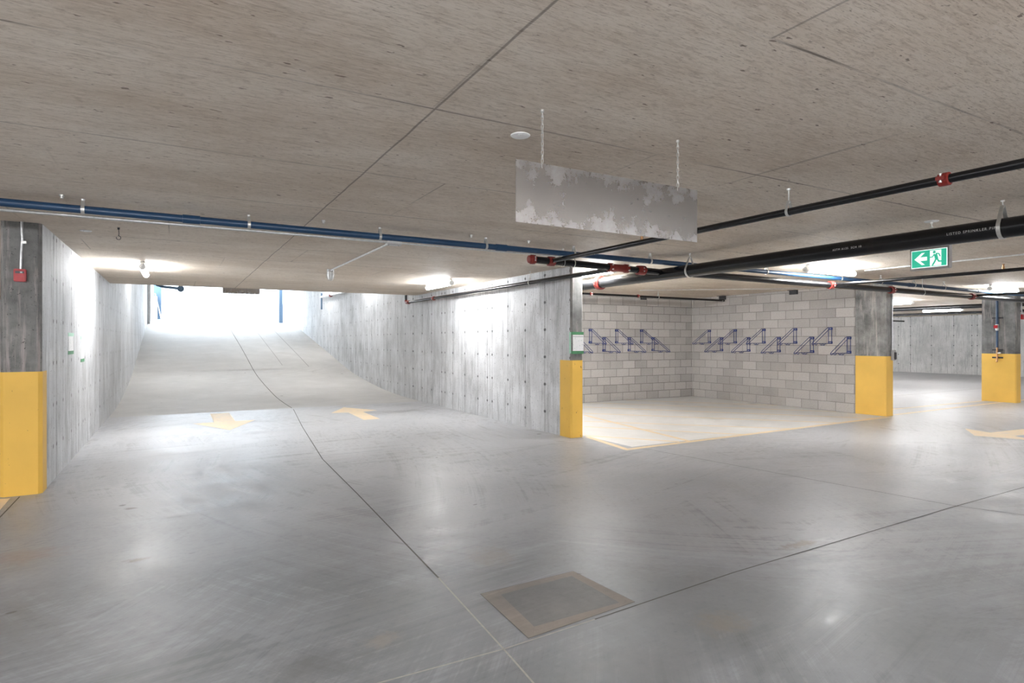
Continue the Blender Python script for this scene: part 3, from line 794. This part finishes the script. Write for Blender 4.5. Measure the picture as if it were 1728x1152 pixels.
sheet(2.1, 24.0, 3.42, 1.25, .33, 4.42, 'second blank metal sheet hanging beyond the slab edge above the ramp')

# ================================================================== EXIT SIGN
t = thing('exit_sign', 'green and white running man exit sign with left arrow under the ceiling', 'exit sign', (7.6, 3.637, 2.49))
obj('housing', box(B(), (0, -.205, -.135), (.075, .205, .132), bev=.006), M['sign_frame'], t)
def face(bm, poly, lay): # poly in (left-right u to the right in view, v up): u -> -y
    f = bm.faces.new([bm.verts.new((-.0015 - lay * .0012, -u, v)) for u, v in poly])
obj('face_border', prism(B(), [(-.190, -.112), (.190, -.112), (.190, .096), (-.190, .096)], -.0012, .001, ax='x'), M['sign_white'], t)
u0, u1, v0, v1 = -.182, .182, -.104, .088
bm = B(); face(bm, [(u0, v0), (u1, v0), (u1, v1), (u0, v1)], 1); obj('green_panel', bm, M['sign_green'], t, None)
bm = B()
face(bm, [(-.155, -.008), (-.075, .062), (-.040, .062), (-.092, .014), (-.018, .014), (-.018, -.030), (-.092, -.030), (-.040, -.078), (-.075, -.078)], 2)
obj('arrow', bm, M['sign_white'], t, None, label='white arrow pointing left')
bm = B(); face(bm, [(.012, -.098), (.130, -.098), (.130, .080), (.012, .080)], 2); obj('doorway', bm, M['sign_white'], t, None, label='white doorway')
bm = B()
face(bm, [(.058 + .015 * math.cos(a * math.pi / 8), .058 + .015 * math.sin(a * math.pi / 8)) for a in range(16)], 3)
def limb(pts, w):
    for (a, b), (c, d) in zip(pts, pts[1:]):
        L = math.hypot(c - a, d - b) or 1; nx, ny = -(d - b) / L * w / 2, (c - a) / L * w / 2
        face(bm, [(a + nx, b + ny), (a - nx, b - ny), (c - nx, d - ny), (c + nx, d + ny)], 3)
        face(bm, [(c + w / 2 * math.cos(k * math.pi / 4), d + w / 2 * math.sin(k * math.pi / 4)) for k in range(8)], 3.2)
limb([(.070, .032), (.082, -.018)], .034)
limb([(.060, .036), (.040, .004), (.016, .002)], .011)
limb([(.072, .040), (.104, .036), (.118, .006)], .012)
limb([(.076, -.015), (.064, -.050), (.040, -.090)], .017)
limb([(.086, -.016), (.104, -.052), (.150, -.055)], .016)
obj('running_man', bm, M['sign_green'], t, None, label='green running figure')
obj('mounting_plate', box(B(), (-.005, -.16, .130), (.08, .20, .21)), M['sign_frame'], t)

# ================================================================== BIKE RACKS
def bike_rack():
    t = thing('bike_rack', None, None)      # origin on the wall at lower plate bottom, arm along -y, width along x
    for z in (.028, .332):
        bm = box(B(), (-.050, -.012, z - .028), (.050, 0, z + .028), bev=.003); o = obj('wall_plate', bm, M['rack'], t)
        for s in (-1, 1):
            b = obj('bolt', lathe(B(), [(.007, -.016), (.007, 0)], 8, (0, 0, 0), axis='y'), M['bolt'], o); b.location = (.015 * s, -.008, z)
    for s in (-1, 1):
        obj('upright_rod', tube(B(), [(.037 * s, -.016, .02), (.037 * s, -.016, .35)], .0060, 8), M['rack'], t, True)
        obj('diagonal_rod', tube(B(), [(.037 * s, -.014, .355), (.037 * s, -.05, .352), (.037 * s, -.56, .035), (.037 * s, -.60, .0)], .0055, 8), M['rack'], t, True)
    bm = B()
    for s in (-1, 1):
        tube(bm, [(.037 * s, -.014, .008), (.037 * s, -.24, .008), (.037 * s, -.25, -.012), (.037 * s, -.28, -.028), (.037 * s, -.31, -.012), (.037 * s, -.32, .008), (.037 * s, -.52, .008),
                  (.037 * s, -.535, -.014), (.037 * s, -.56, -.028), (.037 * s, -.59, -.014), (.037 * s, -.60, .0)], .0055, 8)
    tube(bm, [(-.037, -.60, .0), (-.02, -.612, .0), (.02, -.612, .0), (.037, -.60, .0)], .0055, 8)
    tube(bm, [(-.037, -.28, -.028), (.037, -.28, -.028)], .0055, 8)
    obj('support_rod', bm, M['rack'], t, True)
    return t
rk = bike_rack(); first = True
ords = ['first', 'second', 'third', 'fourth', 'fifth']
def place_rack(x, y, z, rz, label):
    global first
    o = rk if first else dup(rk); first = False
    o.location = (x, y, z); o.rotation_euler = (0, 0, rz); o['label'] = label; o['category'] = 'bike rack'; o['group'] = 'blue bike racks on the block walls'
for i, x in enumerate((8.962, 9.793, 10.624)): place_rack(x, 11.93, 1.462, 0, 'blue bike rack, upper row of the back block wall, %s from left' % ords[i])
for i, x in enumerate((8.555, 9.387, 10.207, 11.023)): place_rack(x, 11.93, 1.258, 0, 'blue bike rack, lower row of the back block wall, ' + ('half hidden by the notice column', 'first fully visible one', 'second fully visible one', 'rightmost one')[i])
for i, y in enumerate((11.312, 10.466, 9.615, 8.77, 7.925)): place_rack(12.47, y, 1.462, -H / 2, 'blue bike rack, upper row of the right block wall, %s from corner' % ords[i])
for i, y in enumerate((10.903, 10.055, 9.20, 8.352, 7.508)): place_rack(12.47, y, 1.258, -H / 2, 'blue bike rack, lower row of the right block wall, %s from corner' % ords[i])

# ================================================================== PULL STATIONS, SWITCH BOX, STANDPIPE, NOTICES
def pull_station(x, y, z, label):
    t = thing('fire_alarm_box', label, 'alarm', (x, y, z))
    obj('box_body', box(B(), (-.048, -.045, -.062), (.048, 0, .062), bev=.006), M['red_box'], t)
    obj('pull_slot', box(B(), (-.034, -.048, .018), (.034, -.044, .040)), M['steel_dark'], t)
    obj('pull_handle', box(B(), (-.036, -.052, -.010), (.036, -.045, .014), bev=.002), M['red_box'], t)
    o = obj('pull_tab', box(B(), (.005, -.054, .022), (.022, -.047, .034)), M['white'], t)
    return t
pull_station(-1.335, 7.50, 2.170, 'red fire alarm pull box on the left dark column')
t = conduit('bent grey conduit dropping to the red box on the left column', [(-1.322, 7.478, CEIL), (-1.322, 7.478, 2.60), (-1.318, 7.478, 2.53), (-1.326, 7.478, 2.40), (-1.330, 7.478, 2.226)], .011)
o = obj('conduit_clip', box(B(), (-.006, -.014, -.215), (.040, .022, -.19), bev=.003), M['zinc'], t)
pull_station(18.27, 6.66, 2.12, 'red fire alarm pull box beside the far right column')
conduit('short grey conduit above the red box at the far right column', [(18.19, 6.63, CEIL), (18.19, 6.63, 2.30), (18.25, 6.63, 2.18)], .016)
t = conduit('straight grey conduit down the bike bay column', [(12.70, 6.752, 2.62), (12.69, 6.752, 1.95), (12.70, 6.752, 1.34)], .013)
t = thing('outlet_box', 'grey outlet box above the yellow band on the bike bay column', 'box', (12.71, 6.766, 1.235))
obj('box_body', box(B(), (-.045, -.06, -.105), (.045, 0, .105), bev=.008), M['grey'], t)
obj('cover', box(B(), (-.038, -.075, -.085), (.038, -.058, .060), bev=.006), M['steel_dark'], t, label='dark glossy cover')
# standpipe on column 3
t = thing('standpipe', 'blue vertical pipe with red valve and clamps on the far right column', 'pipe', (17.91, 7.02, 0))
obj('upper_pipe', tube(B(), [(0, 0, 2.62), (0, 0, 1.93)], .026, 14), M['blue_pipe'], t, True)
obj('lower_pipe', tube(B(), [(0, 0, 1.78), (0, 0, 1.36)], .024, 14), M['blue_pipe'], t, True)
o = obj('valve_body', lathe(B(), [(.03, 1.78), (.036, 1.80), (.036, 1.84), (.028, 1.86), (.028, 1.90), (.034, 1.92), (.034, 1.94)], 14), M['zinc'], t, True)
obj('valve_handle', box(B(), (-.09, -.03, 1.84), (-.03, .04, 1.92), bev=.006), M['red_box'], o, label='red valve handle')
for z in (2.10, 1.30, 1.11):
    obj('clamp', box(B(), (.01, -.11, z - .018), (.042, .11, z + .018)), M['steel_dark'], t)
obj('brass_spigot', tube(B(), [(0, 0, 1.36), (0, 0, 1.05), (-.02, 0, 1.0)], .020, 12), M['brass'], t, True)
obj('hose_outlet', tube(B(), [(0, 0, 1.22), (-.03, -.09, 1.23)], .016, 10), M['zinc'], t, True)
# notices
t = thing('notice', 'white notice taped with green tape on the notice column at ramp wall end', 'notice', (5.517, 7.681, 1.45))
obj('paper', box(B(), (-.088, -.003, -.085), (.118, -.0005, .172)), M['paper'], t)
obj('paper_header', box(B(), (-.082, -.0040, .138), (.112, -.003, .150)), M['ink_grey'], t)
for z in (.172, -.128): obj('tape', box(B(), (-.117, -.0042, z), (.120, -.0006, z + .046)), M['tape'], t, label='green tape')
bm = prism(B(), [(-.117, .005), (-.118, .052), (-.120, .052), (-.1195, .005)], -.12, .215); obj('tape_edge', bm, M['tape_l'], t, label='pale green strip round the corner')
for i, (y0, y1, z0, z1, lab) in enumerate(((9.16, 9.62, 1.362, 1.622, 'green-framed paper notice on left wall, nearer one'), (10.28, 10.66, 1.225, 1.593, 'torn green-taped paper notice on left wall, farther one'))):
    t = thing('notice', lab, 'notice', (XL, (y0 + y1) / 2, (z0 + z1) / 2)); hy, hz = (y1 - y0) / 2, (z1 - z0) / 2
    obj('paper', box(B(), (.0005, -hy * .8, -hz * .75), (.003, hy * .8, hz * .8)), M['paper'], t)
    for s in (-1, 1): obj('tape', box(B(), (.0006, -hy, s * hz * .88 - .022), (.004, hy, s * hz * .88 + .022)), M['tape_l' if s > 0 else 'tape'], t, label='green tape')

# ================================================================== HEAD OF THE RAMP
t = thing('door_track', 'dark vertical steel post at the far end of the left ramp wall', 'post', (-1.10, 32.6, rzs(32.6)))
obj('track_post', box(B(), (-.07, -.1, 0), (.05, .1, 2.6)), M['grey'], t)
obj('track_rail', box(B(), (.05, -.04, .1), (.07, .04, 2.55)), M['zinc'], t)
t = thing('steel_post', 'blue-grey steel post at the head of the ramp on the right', 'post', (4.94, 34.2, 2.5))
obj('lower_section', box(B(), (-.09, -.09, -.05), (.09, .09, 1.0)), M['post'], t); obj('upper_section', box(B(), (-.08, -.08, 1.0), (.08, .08, 2.5)), M['post'], t)
obj('side_strip', box(B(), (-.17, -.03, -.05), (-.09, .03, 2.0)), M['lens'], t)
t = thing('door_frame', 'blue-grey door mechanism at the upper left of the ramp opening', 'door gear', (-.82, 34.1, 2.56))
obj('cabinet', box(B(), (-.19, -.1, 0), (.02, .1, 1.15), bev=.01), M['lens'], t, label='pale grey cabinet')
obj('back_plate', box(B(), (-.15, .1, .02), (.19, .16, 1.75)), M['post'], t)
obj('brace', tube(B(), [(.19, 0, .03), (-.07, 0, 1.3)], .025, 8), M['zinc'], t)
t = thing('roof_pipe', 'blue-grey pipe stub with round flange above the left of the ramp opening', 'pipe', (-.75, 30, 3.86))
obj('pipe_run', tube(B(), [(0, 0, .1), (.25, 0, .02), (.85, 0, -.03)], .06, 14), M['post'], t, True)
obj('flange', lathe(B(), [(.06, -.04), (.14, -.035), (.14, .035), (.06, .04)], 20, (.93, 0, -.04), axis='y'), M['post'], t, True)
t = thing('wall_cabinet', 'small grey cabinet on two legs outside beyond the ramp head', 'cabinet', (4.2, 47.8, 3.45))
obj('cabinet_body', box(B(), (-.13, -.1, .25), (.13, .1, .70)), M['grey'], t)
for s in (-1, 1): obj('leg', box(B(), (.08 * s - .04, -.05, -.95), (.08 * s + .04, .05, .25)), M['grey'], t)
